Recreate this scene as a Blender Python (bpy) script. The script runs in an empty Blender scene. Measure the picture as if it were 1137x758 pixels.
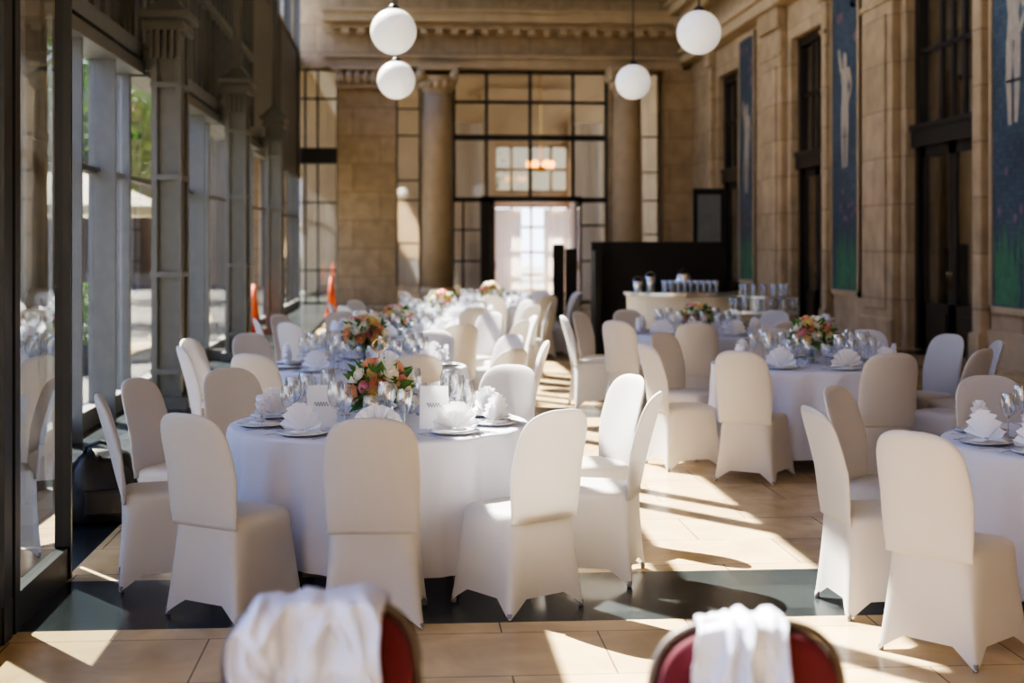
import bpy, bmesh, math, random
from mathutils import Vector, Matrix, noise
PI=math.pi; R=random.Random(7); C=bpy.context.scene.collection
F=1580.; H=1.7; YH=270.; CX=568.5; VX=450.
yaw=math.atan((CX-VX)/F); cyw,syw=math.cos(yaw),math.sin(yaw)
def W(xc,d): return (xc*cyw+d*syw, -xc*syw+d*cyw)
def P(px,d): return W((px-CX)*d/F,d)
def YW(px,X):
    a=(px-CX)/F; return X*(-a*syw+cyw)/(a*cyw+syw)
def XB(px,Y):
    a=(px-CX)/F; return Y*(a*cyw+syw)/(-a*syw+cyw)
def ZW(py,X,Y): return H-(py-YH)*(X*syw+Y*cyw)/F

# ---------- materials ----------
def newmat(name):
    m=bpy.data.materials.new(name); m.use_nodes=True; nt=m.node_tree; nt.nodes.clear()
    o=nt.nodes.new('ShaderNodeOutputMaterial'); return m,nt,o
def mat(name,col,rough=.5,metal=0,var=.12,scale=8,bump=0,bscale=40,transl=0,sheen=0,emit=None,spec=.5):
    m,nt,o=newmat(name); N=nt.nodes; L=nt.links
    b=N.new('ShaderNodeBsdfPrincipled'); b.inputs['Roughness'].default_value=rough; b.inputs['Metallic'].default_value=metal
    b.inputs['Specular IOR Level'].default_value=spec
    if sheen: b.inputs['Sheen Weight'].default_value=sheen
    tc=N.new('ShaderNodeTexCoord'); nz=N.new('ShaderNodeTexNoise'); nz.inputs['Scale'].default_value=scale; nz.inputs['Detail'].default_value=5
    L.new(tc.outputs['Object'],nz.inputs['Vector'])
    mx=N.new('ShaderNodeMix'); mx.data_type='RGBA'
    mx.inputs[6].default_value=tuple(c*(1-var) for c in col)+(1,); mx.inputs[7].default_value=tuple(min(1,c*(1+var)) for c in col)+(1,)
    L.new(nz.outputs['Fac'],mx.inputs[0]); L.new(mx.outputs[2],b.inputs['Base Color'])
    if bump:
        n2=N.new('ShaderNodeTexNoise'); n2.inputs['Scale'].default_value=bscale; n2.inputs['Detail'].default_value=4; L.new(tc.outputs['Object'],n2.inputs['Vector'])
        bp=N.new('ShaderNodeBump'); bp.inputs['Strength'].default_value=bump; bp.inputs['Distance'].default_value=.01
        L.new(n2.outputs['Fac'],bp.inputs['Height']); L.new(bp.outputs['Normal'],b.inputs['Normal'])
    if emit:
        b.inputs['Emission Color'].default_value=emit[0]+(1,); b.inputs['Emission Strength'].default_value=emit[1]
    if transl:
        t=N.new('ShaderNodeBsdfTranslucent'); L.new(mx.outputs[2],t.inputs['Color']); ms=N.new('ShaderNodeMixShader'); ms.inputs[0].default_value=transl
        L.new(b.outputs[0],ms.inputs[1]); L.new(t.outputs[0],ms.inputs[2]); L.new(ms.outputs[0],o.inputs[0])
    else: L.new(b.outputs[0],o.inputs[0])
    return m
def glassmat(name,tint=(1,1,1),rough=.01,base=.04,gain=1.0,power=4.0):
    m,nt,o=newmat(name); N=nt.nodes; L=nt.links
    t=N.new('ShaderNodeBsdfTransparent'); t.inputs[0].default_value=tint+(1,)
    g=N.new('ShaderNodeBsdfGlossy'); g.inputs['Roughness'].default_value=rough
    f=N.new('ShaderNodeLayerWeight'); f.inputs['Blend'].default_value=.5
    p=N.new('ShaderNodeMath'); p.operation='POWER'; p.inputs[1].default_value=power; L.new(f.outputs['Facing'],p.inputs[0])
    a=N.new('ShaderNodeMath'); a.operation='MULTIPLY_ADD'; a.inputs[1].default_value=gain; a.inputs[2].default_value=base; a.use_clamp=True
    ms=N.new('ShaderNodeMixShader'); L.new(p.outputs[0],a.inputs[0]); L.new(a.outputs[0],ms.inputs[0])
    L.new(t.outputs[0],ms.inputs[1]); L.new(g.outputs[0],ms.inputs[2]); L.new(ms.outputs[0],o.inputs[0]); return m
def brickmat(name,c1,c2,cm,bw,rh,mortar=.012,rough=.7,bump=.5,off=.5,nscale=3,nvar=.35):
    m,nt,o=newmat(name); N=nt.nodes; L=nt.links
    b=N.new('ShaderNodeBsdfPrincipled'); b.inputs['Roughness'].default_value=rough
    tc=N.new('ShaderNodeTexCoord'); s=N.new('ShaderNodeSeparateXYZ'); L.new(tc.outputs['Object'],s.inputs[0])
    ad=N.new('ShaderNodeMath'); ad.operation='ADD'; L.new(s.outputs[0],ad.inputs[0]); L.new(s.outputs[1],ad.inputs[1])
    cb=N.new('ShaderNodeCombineXYZ'); L.new(ad.outputs[0],cb.inputs[0]); L.new(s.outputs[2],cb.inputs[1])
    br=N.new('ShaderNodeTexBrick'); br.offset=off; L.new(cb.outputs[0],br.inputs['Vector'])
    for k,v in (('Color1',c1+(1,)),('Color2',c2+(1,)),('Mortar',cm+(1,)),('Scale',1),('Mortar Size',mortar),('Brick Width',bw),('Row Height',rh)): br.inputs[k].default_value=v
    nz=N.new('ShaderNodeTexNoise'); nz.inputs['Scale'].default_value=nscale; nz.inputs['Detail'].default_value=8; L.new(tc.outputs['Object'],nz.inputs['Vector'])
    mr=N.new('ShaderNodeMapRange'); mr.inputs[3].default_value=1-nvar; mr.inputs[4].default_value=1+nvar; L.new(nz.outputs['Fac'],mr.inputs[0])
    vm=N.new('ShaderNodeVectorMath'); vm.operation='SCALE'; L.new(br.outputs['Color'],vm.inputs[0]); L.new(mr.outputs[0],vm.inputs['Scale'])
    L.new(vm.outputs[0],b.inputs['Base Color'])
    bp=N.new('ShaderNodeBump'); bp.inputs['Strength'].default_value=bump; bp.inputs['Distance'].default_value=.02; bp.invert=True
    L.new(br.outputs['Fac'],bp.inputs['Height']); L.new(bp.outputs[0],b.inputs['Normal']); L.new(b.outputs[0],o.inputs[0]); return m
def floormat():
    m,nt,o=newmat('marble_floor'); N=nt.nodes; L=nt.links
    b=N.new('ShaderNodeBsdfPrincipled'); tc=N.new('ShaderNodeTexCoord'); s=N.new('ShaderNodeSeparateXYZ'); L.new(tc.outputs['Object'],s.inputs[0])
    def brick(c1,c2,cm,bw,rh,ms):
        br=N.new('ShaderNodeTexBrick'); br.offset=.5; L.new(tc.outputs['Object'],br.inputs['Vector'])
        for k,v in (('Color1',c1+(1,)),('Color2',c2+(1,)),('Mortar',cm+(1,)),('Scale',1),('Mortar Size',ms),('Brick Width',bw),('Row Height',rh)): br.inputs[k].default_value=v
        return br
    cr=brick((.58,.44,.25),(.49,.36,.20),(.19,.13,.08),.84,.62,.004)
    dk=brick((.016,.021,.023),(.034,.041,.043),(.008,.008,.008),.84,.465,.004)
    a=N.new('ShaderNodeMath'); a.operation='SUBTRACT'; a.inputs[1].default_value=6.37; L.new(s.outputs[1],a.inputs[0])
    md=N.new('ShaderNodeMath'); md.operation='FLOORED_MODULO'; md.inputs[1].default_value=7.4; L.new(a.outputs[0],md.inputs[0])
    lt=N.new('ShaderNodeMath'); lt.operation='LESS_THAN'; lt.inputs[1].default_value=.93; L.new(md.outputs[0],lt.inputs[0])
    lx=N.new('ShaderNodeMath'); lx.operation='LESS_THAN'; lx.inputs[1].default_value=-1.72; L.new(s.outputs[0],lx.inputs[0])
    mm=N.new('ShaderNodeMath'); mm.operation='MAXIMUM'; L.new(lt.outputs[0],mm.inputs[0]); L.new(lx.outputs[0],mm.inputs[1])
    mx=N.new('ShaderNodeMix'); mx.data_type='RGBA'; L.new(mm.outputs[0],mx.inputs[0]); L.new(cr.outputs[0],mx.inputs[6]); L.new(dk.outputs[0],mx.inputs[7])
    nz=N.new('ShaderNodeTexNoise'); nz.inputs['Scale'].default_value=2.2; nz.inputs['Detail'].default_value=9; nz.inputs['Distortion'].default_value=1.2; L.new(tc.outputs['Object'],nz.inputs['Vector'])
    mr=N.new('ShaderNodeMapRange'); mr.inputs[3].default_value=.6; mr.inputs[4].default_value=1.4; L.new(nz.outputs['Fac'],mr.inputs[0])
    vm=N.new('ShaderNodeVectorMath'); vm.operation='SCALE'; L.new(mx.outputs[2],vm.inputs[0]); L.new(mr.outputs[0],vm.inputs['Scale']); L.new(vm.outputs[0],b.inputs['Base Color'])
    r=N.new('ShaderNodeMapRange'); r.inputs[3].default_value=.14; r.inputs[4].default_value=.30; L.new(nz.outputs['Fac'],r.inputs[0]); L.new(r.outputs[0],b.inputs['Roughness'])
    L.new(b.outputs[0],o.inputs[0]); return m
M={}
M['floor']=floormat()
M['stone']=brickmat('sandstone',(.50,.375,.235),(.42,.31,.185),(.29,.21,.125),1.5,.78,.010,.75,.25)
M['stone2']=mat('sandstone_plain',(.52,.395,.25),.75,var=.25,scale=2.5,bump=.3,bscale=20)
M['steel']=mat('grey_steel',(.17,.168,.155),.42,.25,var=.15,bump=.05)
M['steeld']=mat('dark_steel',(.045,.046,.045),.4,.4)
M['panel']=mat('grey_panel',(.19,.20,.20),.45,.1,var=.2)
M['dark']=mat('dark_wood',(.022,.016,.013),.35,var=.3)
M['black']=mat('black_panel',(.012,.012,.013),.5,var=.2)
M['glass']=glassmat('window_glass',(.90,.93,.92),.01,.12,1,2.6)
M['bglass']=glassmat('grey_green_glass',(.72,.76,.68),.03,.2,1,3.0)
M['dglass']=glassmat('dim_glass',(.34,.27,.20),.03,.15,1,3.0)
M['wglass']=glassmat('table_glass',(.93,.95,.97),.02,.26,.9,1.6)
M['cover']=mat('white_stretch_fabric',(.66,.635,.62),.65,var=.03,scale=3,bump=.08,bscale=300,transl=.36,sheen=.1)
M['cloth']=mat('white_linen',(.65,.67,.79),.75,var=.03,bump=.08,bscale=400,transl=.15,sheen=.1)
M['napkin']=mat('white_napkin',(.86,.86,.90),.7,var=.02,bump=.05,bscale=300,transl=.25)
M['drape']=mat('pale_blue_white_cloth',(.60,.63,.76),.8,var=.05,bump=.1,bscale=120,transl=.1)
M['china']=mat('white_china',(.85,.85,.85),.15,var=.02)
M['silver']=mat('silver',(.75,.75,.75),.18,1,var=.05)
M['gold']=mat('gold_wire',(.8,.55,.22),.25,1,var=.05)
M['wood']=mat('brown_wood',(.25,.15,.08),.5,var=.2)
M['cream']=mat('cream_paint',(.72,.66,.52),.5,var=.05)
M['globe']=mat('opal_glass',(.9,.88,.84),.25,var=.01,emit=((1,.97,.92),.45))
M['burg']=mat('burgundy_velvet',(.10,.006,.016),.8,var=.2,scale=30,sheen=.1,bump=.1,bscale=200)
M['frame']=mat('pewter_frame',(.13,.11,.10),.5,.6,var=.1)
M['paper']=mat('white_card',(.92,.92,.92),.7,var=.02,transl=.45)
M['ink']=mat('grey_ink',(.12,.12,.12),.6)
M['foot']=mat('grey_foot',(.25,.24,.24),.6)
M['leaf']=mat('leaf_green',(.13,.26,.08),.5,var=.5,scale=20,transl=.4)
M['tree']=mat('tree_leaves',(.09,.17,.04),.6,var=.5,scale=3,transl=.35)
M['bark']=mat('bark',(.12,.08,.05),.9,var=.3)
M['rosew']=mat('rose_white',(.95,.92,.80),.6,var=.05,transl=.5)
M['rosep']=mat('rose_peach',(.95,.55,.36),.6,var=.12,transl=.5)
M['rosek']=mat('rose_pink',(.93,.46,.50),.6,var=.12,transl=.5)
M['rosey']=mat('rose_yellow',(.95,.78,.40),.6,var=.1,transl=.5)
M['orange']=mat('orange_plastic',(.75,.13,.03),.5)
M['bag']=mat('black_nylon',(.016,.016,.018),.38,var=.2,bump=.5,bscale=14)
M['paving']=mat('outdoor_paving',(.12,.112,.095),.85,var=.15,scale=1)
M['canvas']=mat('parasol_canvas',(.65,.60,.45),.8,var=.05,transl=.3)
M['house']=mat('pale_render',(.30,.27,.20),.9,var=.12)
M['curtain']=mat('sheer_curtain',(.84,.77,.70),.8,var=.05,transl=.55)
M['room']=mat('back_room_wall',(.46,.32,.20),.8,var=.2,scale=1)
M['lampglow']=mat('amber_lamp',(.8,.4,.1),.4,emit=((1,.36,.06),10))
M['mosaic']=brickmat('blue_mosaic',(.03,.065,.12),(.07,.12,.16),(.05,.055,.055),.11,.075,.006,.4,.4,0,1.2,.7)
M['fig']=mat('mosaic_figure',(.42,.36,.28),.45,var=.3,scale=10)
M['mgreen']=mat('mosaic_green',(.07,.22,.12),.45,var=.5,scale=6)
M['mfl']=mat('mosaic_flower',(.24,.14,.19),.45,var=.4,scale=9)

# ---------- mesh helpers ----------
def box(bm,x0,x1,y0,y1,z0,z1,bev=0):
    vs=[bm.verts.new((x,y,z)) for z in (z0,z1) for (x,y) in ((x0,y0),(x1,y0),(x1,y1),(x0,y1))]
    fs=[bm.faces.new([vs[i] for i in q]) for q in ((3,2,1,0),(4,5,6,7),(0,1,5,4),(1,2,6,5),(2,3,7,6),(3,0,4,7))]
    if bev:
        es=list({e for f in fs for e in f.edges}); bmesh.ops.bevel(bm,geom=es,offset=bev,segments=2,affect='EDGES',profile=.6)
def loft(bm,rings,cap0=True,cap1=True,closed=True):
    rr=[[bm.verts.new(p) for p in r] for r in rings]; n=len(rr[0])
    for a,b in zip(rr,rr[1:]):
        for i in range(n if closed else n-1):
            j=(i+1)%n; bm.faces.new((a[i],a[j],b[j],b[i]))
    if cap0: bm.faces.new(rr[0][::-1])
    if cap1: bm.faces.new(rr[-1])
    return rr
def lathe(bm,prof,n=24,c=(0,0,0),cap0=True,cap1=True):
    loft(bm,[[(c[0]+r*math.cos(2*PI*i/n),c[1]+r*math.sin(2*PI*i/n),c[2]+z) for i in range(n)] for r,z in prof],cap0,cap1)
def tube(bm,pts,r,n=8):
    pts=[Vector(p) for p in pts]; rings=[]
    for k,p in enumerate(pts):
        t=(pts[min(k+1,len(pts)-1)]-pts[max(k-1,0)]).normalized()
        u=t.cross(Vector((0,0,1))); u=u.normalized() if u.length>.05 else Vector((1,0,0)); v=t.cross(u)
        rings.append([tuple(p+r*(u*math.cos(2*PI*i/n)+v*math.sin(2*PI*i/n))) for i in range(n)])
    loft(bm,rings)
def B(): return bmesh.new()
def obj(name,bm,m,parent=None,smooth=False,sub=0):
    bmesh.ops.recalc_face_normals(bm,faces=bm.faces)
    me=bpy.data.meshes.new(name); bm.to_mesh(me); bm.free(); me.materials.append(M[m])
    if smooth:
        for p in me.polygons: p.use_smooth=True
    o=bpy.data.objects.new(name,me); C.objects.link(o)
    if parent: o.parent=parent
    if sub:
        s=o.modifiers.new('s','SUBSURF'); s.levels=sub; s.render_levels=sub
    return o
def tag(o,label,cat,group=None):
    o['label']=label; o['category']=cat
    if group: o['group']=group
    return o
def thing(name,label,cat,loc=(0,0,0),rz=0,group=None):
    o=bpy.data.objects.new(name,None); C.objects.link(o); o.empty_display_size=.1; o.location=loc; o.rotation_euler=(0,0,rz); return tag(o,label,cat,group)
def struct(name,bm,m,parent=None,smooth=False):
    o=obj(name,bm,m,parent,smooth)
    if not parent: o['kind']='structure'
    return o
KIDS={}
def kids(o):
    if o.name not in KIDS: KIDS[o.name]=[c for c in bpy.data.objects if c.parent==o]
    return KIDS[o.name]
def dup(root,loc,rz,label,group=None):
    def cp(o,par):
        c=o.copy(); C.objects.link(c); c.parent=par
        for ch in kids(o): cp(ch,c)
        return c
    r=cp(root,None); r.location=loc; r.rotation_euler=(0,0,rz); r['label']=label
    if group: r['group']=group
    return r
FIRST={}
def place(key,loc,rz,label,group):
    root=PROTO[key]
    if key not in FIRST:
        FIRST[key]=1; root.location=loc; root.rotation_euler=(0,0,rz); root['label']=label; root['group']=group; return root
    return dup(root,loc,rz,label,group)
PROTO={}

# ---------- setting ----------
YB=40.0; XL=-2.95; XR=8.1; ZC=10.4; YF=-4
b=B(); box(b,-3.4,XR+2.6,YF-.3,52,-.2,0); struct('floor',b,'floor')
b=B(); box(b,-3.1,XR+.5,YF,YB+1,ZC,ZC+.2); struct('ceiling',b,'cream')
b=B(); box(b,-3.4,XR+.5,YF-.3,YF,0,ZC); struct('wall_sky_block',b,'stone')  # unseen wall, added behind the camera to cut sky fill
# right wall
doors=[(YW(1083,XR),YW(1005,XR)),(YW(915,XR),YW(878,XR)),(YW(822,XR),YW(797,XR))]
doors=[(min(a),max(a)) for a in doors]
ZD=6.0
b=B(); y=YF
for a,c in doors:
    box(b,XR,XR+.5,y,a,0,ZC); box(b,XR,XR+.5,a,c,ZD,ZC); y=c
box(b,XR,XR+.5,y,YB,0,ZC)
for (pa,pb) in ((957,1000),(915,925),(845,874),(1084,1100),(785,795)):
    y0=YW(pb,XR); y1=max(y0+.3,YW(pa,XR-.15)); 
    box(b,XR-.15,XR,y0,y1,0,6.3,.03); box(b,XR-.2,XR,y0-.02,y1+.02,0,.45,.03); box(b,XR-.24,XR,y0-.02,y1+.04,6.3,6.75,.05); box(b,XR-.19,XR,y0-.02,y1+.02,5.7,5.78,.01)
    if y1-y0>1: box(b,XR-.19,XR-.15,y0+.25,y1-.25,.6,5.5,.015)
struct('wall_right',b,'stone')
b=B()
for z0,z1,p in ((6.75,7.0,.35),(7.0,7.15,.45),(7.9,8.05,.5),(8.05,8.3,.75),(8.3,8.4,.85)): box(b,XR-p,XR,YF,YB-.2,z0,z1)
for k in range(70): box(b,XR-.62,XR-.5,6+k*.48,6.24+k*.48,7.72,7.9)
struct('trim_1',b,'stone2')
b=B(); box(b,XR-.06,XR,YF,doors[0][0]-.3,0,.5); struct('baseboard_right',b,'stone2')
b=B(); box(b,XR+2.4,XR+2.6,YF,YB,0,7); box(b,XR+.5,XR+2.6,YF,YB,7,7.2); struct('wall_corridor',b,'room')
for k,(a,c) in enumerate(doors):
    b=B(); x0,x1=XR+.22,XR+.38; w=c-a
    box(b,x0-.05,x1,a,a+.16,0,ZD); box(b,x0-.05,x1,c-.16,c,0,ZD); box(b,x0-.05,x1,a,c,ZD-.18,ZD)
    box(b,x0-.12,x1,a,c,3.25,3.6); box(b,x0-.16,x1,a,c,3.52,3.6)
    for t in (.34,.5,.66):
        box(b,x0,x1-.04,a+w*t-.05,a+w*t+.05,3.6,ZD-.1)
    box(b,x0,x1-.04,a,c,4.75,4.82)
    d=struct('door_%d'%(k+1),b,'dark')
    for s in (0,1):
        l=B(); ya=a+.16+(w/2-.16)*s; yb=ya+w/2-.18
        box(l,x0,x0+.07,ya,ya+.13,0,3.25); box(l,x0,x0+.07,yb-.13,yb,0,3.25); box(l,x0,x0+.07,ya,yb,0,.75); box(l,x0,x0+.07,ya,yb,3.08,3.25); box(l,x0-.02,x0,ya+.2,yb-.2,.18,.6)
        lo=obj('door_leaf',l,'dark',d)
        h=B(); yy=yb-.06 if s==0 else ya+.06; tube(h,[(x0-.01,yy,1.0),(x0-.05,yy,1.0),(x0-.05,yy,1.25),(x0-.01,yy,1.25)],.012); obj('door_handle',h,'gold',lo,True)
    g=B(); box(g,x0+.03,x0+.036,a+.1,c-.1,.7,ZD-.1); obj('pane',g,'glass',d)
# mosaics
def flatpoly(bm,pts,x):
    bm.faces.new([bm.verts.new((x,y,z)) for y,z in pts])
def ell(cy,cz,ry,rz,n=14,rot=0):
    o=[]
    for i in range(n):
        a=2*PI*i/n; u=ry*math.cos(a); v=rz*math.sin(a); o.append((cy+u*math.cos(rot)-v*math.sin(rot),cz+u*math.sin(rot)+v*math.cos(rot)))
    return o
def limb(p,q,r0,r1):
    d=Vector((q[0]-p[0],q[1]-p[1])); n=Vector((-d.y,d.x)).normalized()
    return [(p[0]+n.x*r0,p[1]+n.y*r0),(p[0]-n.x*r0,p[1]-n.y*r0),(q[0]-n.x*r1,q[1]-n.y*r1),(q[0]+n.x*r1,q[1]+n.y*r1)]
mos=[(YW(1101,XR)-1.7,YW(1102,XR),'blue mosaic wall panel cut by the right edge of the photo',3.9),(YW(957,XR),YW(925,XR),'blue mosaic panel with pale standing figure between first and second tall doors',3.7),(YW(840,XR),YW(822,XR),'farthest blue mosaic wall panel beside the third tall door',3.5)]
for k,(a,c,lab,zf) in enumerate(mos):
    a,c=min(a,c)+.02,max(a,c)-.02; t=thing('mosaic_panel',lab,'mosaic',(XR-.005,0,0),0,'mosaic panels on the stone wall'); w=c-a; m=(a+c)/2
    if k==0: m=c-.75
    b=B(); box(b,-.03,-.001,a,c,.82,6.6); obj('tile_field',b,'mosaic',t)
    b=B(); 
    for (y0,y1,z0,z1) in ((a,a+.07,.75,6.6),(c-.07,c,.75,6.6),(a,c,.75,.84),(a,c,6.55,6.65)): box(b,-.06,-.001,y0,y1,z0,z1)
    obj('panel_border',b,'stone2',t)
    b=B(); x=-.034; s=.9
    flatpoly(b,ell(m,zf+1.5*s,.12,.16),x); flatpoly(b,[(m-.26,zf+1.22),(m+.26,zf+1.22),(m+.17,zf+.85),(m+.22,zf+.5),(m-.22,zf+.5),(m-.17,zf+.85)],x-.001)
    for q in (limb((m-.1,zf+.52),(m-.12,zf-.05),.13,.09),limb((m-.12,zf-.02),(m-.08,zf-.6),.09,.06),limb((m+.1,zf+.52),(m+.15,zf-.05),.13,.09),limb((m+.15,zf-.02),(m+.1,zf-.62),.09,.06),
              limb((m-.22,zf+1.18),(m-.38,zf+.85),.08,.06),limb((m-.38,zf+.87),(m-.2,zf+.6),.06,.05),limb((m+.22,zf+1.18),(m+.38,zf+1.6),.08,.06)): flatpoly(b,q,x-.002)
    obj('figure',b,'fig',t)
    b=B(); RR=random.Random(k)
    for i in range(44):
        yy=a+.12+RR.random()*(w-.24); h=.3+RR.random()*.9; dy=RR.uniform(-.25,.25)*min(1,w/2)
        yt=max(a+.1,min(c-.1,yy+dy)); flatpoly(b,[(yy-.03,.86),(yy+.03,.86),((yy+yt)/2+.04,.86+h*.6),(yt,.86+h),((yy+yt)/2-.04,.86+h*.6)],x-.0005*i/26)
    obj('mosaic_leaves',b,'mgreen',t)
    b=B()
    for i in range(9): flatpoly(b,ell(a+.2+RR.random()*(w-.4),2.0+RR.random()*.8,.06,.06),x-.003)
    for i in range(6): flatpoly(b,ell(a+.2+RR.random()*(w-.4),5.4+RR.random()*.9,.12,.09),x-.003)
    obj('mosaic_blossoms',b,'mfl',t)
# back wall
def bx(px): return XB(px,YB)
b=B()
box(b,-3.4,XR+.5,YB,YB+1,6.6,ZC)
box(b,bx(375),bx(440),YB-.3,YB+1,0,6.6); box(b,bx(736),XR+.5,YB-.2,YB+1,0,6.6)
box(b,bx(372),bx(442),YB-.36,YB,0,.5,.03)
box(b,bx(467),bx(503),YB+.1,YB+1,0,6.6); box(b,bx(677),bx(710),YB+.1,YB+1,0,6.6)
struct('wall_back',b,'stone')
b=B()
for z0,z1,p in ((6.6,6.85,.3),(6.85,6.95,.42),(7.65,7.8,.45),(7.8,8.05,.8),(8.05,8.15,.9)): box(b,bx(375)-.4,XR-.3,YB-p,YB,z0,z1)
for k in range(24): box(b,bx(375)-.3+k*.43,bx(375)-.1+k*.43,YB-.6,YB-.45,7.48,7.65)
struct('trim_2',b,'stone2')
for k,(px,w,lab) in enumerate(((407,1.6,'carved capital crowning the wide sandstone pier left of the columns'),)):
    t=thing('pier_capital',lab,'capital',(bx(px),YB-.44,6.0)); b=B(); box(b,-w/2-.05,w/2+.05,-.06,.12,0,.1,.02); box(b,-w/2-.15,w/2+.15,-.14,.12,.48,.59,.02)
    obj('abacus',b,'stone2',t)
    b=B()
    for i in range(7): lathe(b,[(.02,.1),(.12,.16),(.13,.3),(.1,.44),(.03,.48)],8,(-w/2+.1+i*(w-.2)/6,-.01,0))
    obj('carved_leaves',b,'stone2',t,True)
for px,lab in ((485,'left round sandstone column flanking the far doorway'),(693,'right round sandstone column flanking the far doorway')):
    t=thing('stone_column',lab,'column',(bx(px),YB-.55,0),0,'round columns of the back wall')
    b=B(); box(b,-.52,.52,-.52,.5,0,.3,.02); lathe(b,[(.5,.3),(.52,.36),(.48,.44),(.44,.5)],28); obj('column_base',b,'stone2',t)
    b=B(); lathe(b,[(.43,.5),(.42,2.5),(.40,4.5),(.37,5.85)],32); obj('shaft',b,'stone2',t,True)
    b=B(); lathe(b,[(.37,5.85),(.42,5.9),(.4,5.95),(.47,6.1),(.5,6.3)],28); box(b,-.56,.56,-.5,.5,6.44,6.59,.02); obj('capital',b,'stone2',t)
    b=B()
    for i in range(12):
        a=i*PI/6; lathe(b,[(.03,5.95),(.09,6.0),(.1,6.12),(.05,6.28),(.01,6.32)],8,(.42*math.cos(a),.42*math.sin(a),0))
    obj('carved_leaves',b,'stone2',t,True)
    for s in (-1,1):
        b=B(); tube(b,[(s*.47,-.5,6.32),(s*.47,.3,6.32)],.14,16); obj('volute',b,'stone2',t,True)
def gridwin(name,x0,x1,z0,z1,vx,hz,Y,fw=.07,matn='steeld',pane='bglass'):
    b=B(); box(b,x0,x0+fw,Y,Y+.12,z0,z1); box(b,x1-fw,x1,Y,Y+.12,z0,z1); box(b,x0,x1,Y,Y+.12,z1-fw,z1); box(b,x0,x1,Y,Y+.12,z0,z0+fw)
    for v in vx: box(b,v-fw/2,v+fw/2,Y,Y+.12,z0,z1)
    for h in hz: box(b,x0,x1,Y+.01,Y+.11,h-fw/2,h+fw/2)
    o=struct(name,b,matn); g=B(); g.faces.new([g.verts.new(p) for p in ((x0,Y+.05,z0),(x1,Y+.05,z0),(x1,Y+.05,z1),(x0,Y+.05,z1))]); obj('pane',g,pane,o); return o
zb=lambda py: ZW(py,3,YB)
gridwin('window_1',-3.35,bx(375),0,6.6,[bx(338),bx(352)],[zb(110),zb(225),zb(300)],YB+.3,.05)
b=B(); box(b,-3.4,bx(375),YB+.1,YB+.5,zb(182),zb(165)); struct('trim_3',b,'steeld')
gridwin('window_2',bx(440),bx(467),0,6.6,[],[zb(120),zb(150),zb(200),zb(222),zb(270)],YB+.4,.04)
gridwin('window_3',bx(503),bx(677),zb(222),6.6,[bx(541),bx(590),bx(638)],[zb(112),zb(150),zb(153)],YB+.4,.08)
gridwin('window_4',bx(503),bx(536),0,zb(222),[bx(515)],[zb(255),zb(290)],YB+.4,.04)
gridwin('window_5',bx(645),bx(677),0,zb(222),[],[zb(250),zb(290)],YB+.4,.05)
gridwin('window_6',bx(710),bx(736),0,6.6,[],[zb(150),zb(222),zb(190),zb(260)],YB+.4,.04)
b=B(); x0,x1=bx(534),bx(646); zt=zb(218)
box(b,x0,x0+.3,YB+.1,YB+.6,0,zt); box(b,x1-.12,x1,YB+.1,YB+.6,0,zt); box(b,x0,x1,YB+.1,YB+.6,zt-.14,zt)
d=struct('door_4',b,'dark')
for s,xx in ((-1,x0+.3),(1,x1-.14)):
    b=B(); yy=YB-.85
    box(b,xx-.03,xx+.03,yy,YB+.1,0,.12); box(b,xx-.03,xx+.03,yy,YB+.1,zt-.3,zt-.16); box(b,xx-.03,xx+.03,yy,yy+.1,0,zt-.16); box(b,xx-.03,xx+.03,YB,YB+.1,0,zt-.16)
    l=obj('door_leaf',b,'dark',d); g=B(); box(g,xx-.005,xx+.005,yy+.1,YB,.1,zt-.3); obj('leaf_pane',g,'glass',l)
    h=B(); tube(h,[(xx-s*.06,yy+.05,.95),(xx-s*.06,yy+.05,1.2)],.015); obj('door_handle',h,'gold',l,True)
# room beyond
YR=50.
def rx(px): return XB(px,YR)
zr=lambda py: ZW(py,4,YR)
b=B(); wx0,wx1=rx(548),rx(632)
box(b,-6,wx0,YR,YR+.3,0,8); box(b,wx1,XR+4,YR,YR+.3,0,8); box(b,wx0,wx1,YR,YR+.3,zr(228),zr(214)); box(b,wx0,wx1,YR,YR+.3,zr(160),8); box(b,-6,XR+4,YB+1,YR+.3,8,8.2)
for px in (541,639): box(b,rx(px)-.25,rx(px)+.25,YR-.3,YR,0,6)
box(b,rx(535),rx(642),YR-.4,YR,zr(112),zr(100))
struct('wall_back_room',b,'room')
gridwin('window_7',wx0,wx1,0,zr(228),[rx(568),rx(590),rx(612)],[zr(252),zr(280),zr(305)],YR+.1,.08,'room','glass')
gridwin('window_8',wx0,wx1,zr(214),zr(160),[rx(568),rx(590),rx(612)],[zr(188)],YR+.1,.1,'room','dglass')
def curtain(x0,x1,Y,z0,z1,lab,amp=.05):
    b=B(); n=60; r=[]
    for z in (z0,z0+.3*(z1-z0),z0+.7*(z1-z0),z1): r.append([(x0+(x1-x0)*i/n,Y+amp*math.sin(i*.95)+.3*amp*math.sin(i*2.1+z),z) for i in range(n+1)])
    loft(b,r,False,False,False); return tag(obj('sheer_curtain',b,'curtain',None,True),lab,'curtain','sheer curtains beyond the far glazing')
curtain(bx(504),bx(538),YB+1.4,.02,5.2,'pale sheer curtain behind glazing left of the far doorway')
curtain(bx(642),bx(676),YB+1.4,.02,5.2,'pale sheer curtain behind glazing right of the far doorway')
curtain(rx(549),rx(578),YR-.5,.02,2.9,'white curtain at left side of the bright far window')
curtain(rx(602),rx(631),YR-.5,.02,2.9,'white curtain at right side of the bright far window')
X=XB(600,45.); t=thing('chandelier','amber glowing chandelier hanging in the room beyond the far doorway','chandelier',(X,45,0)); zl=ZW(188,4,45)
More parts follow.
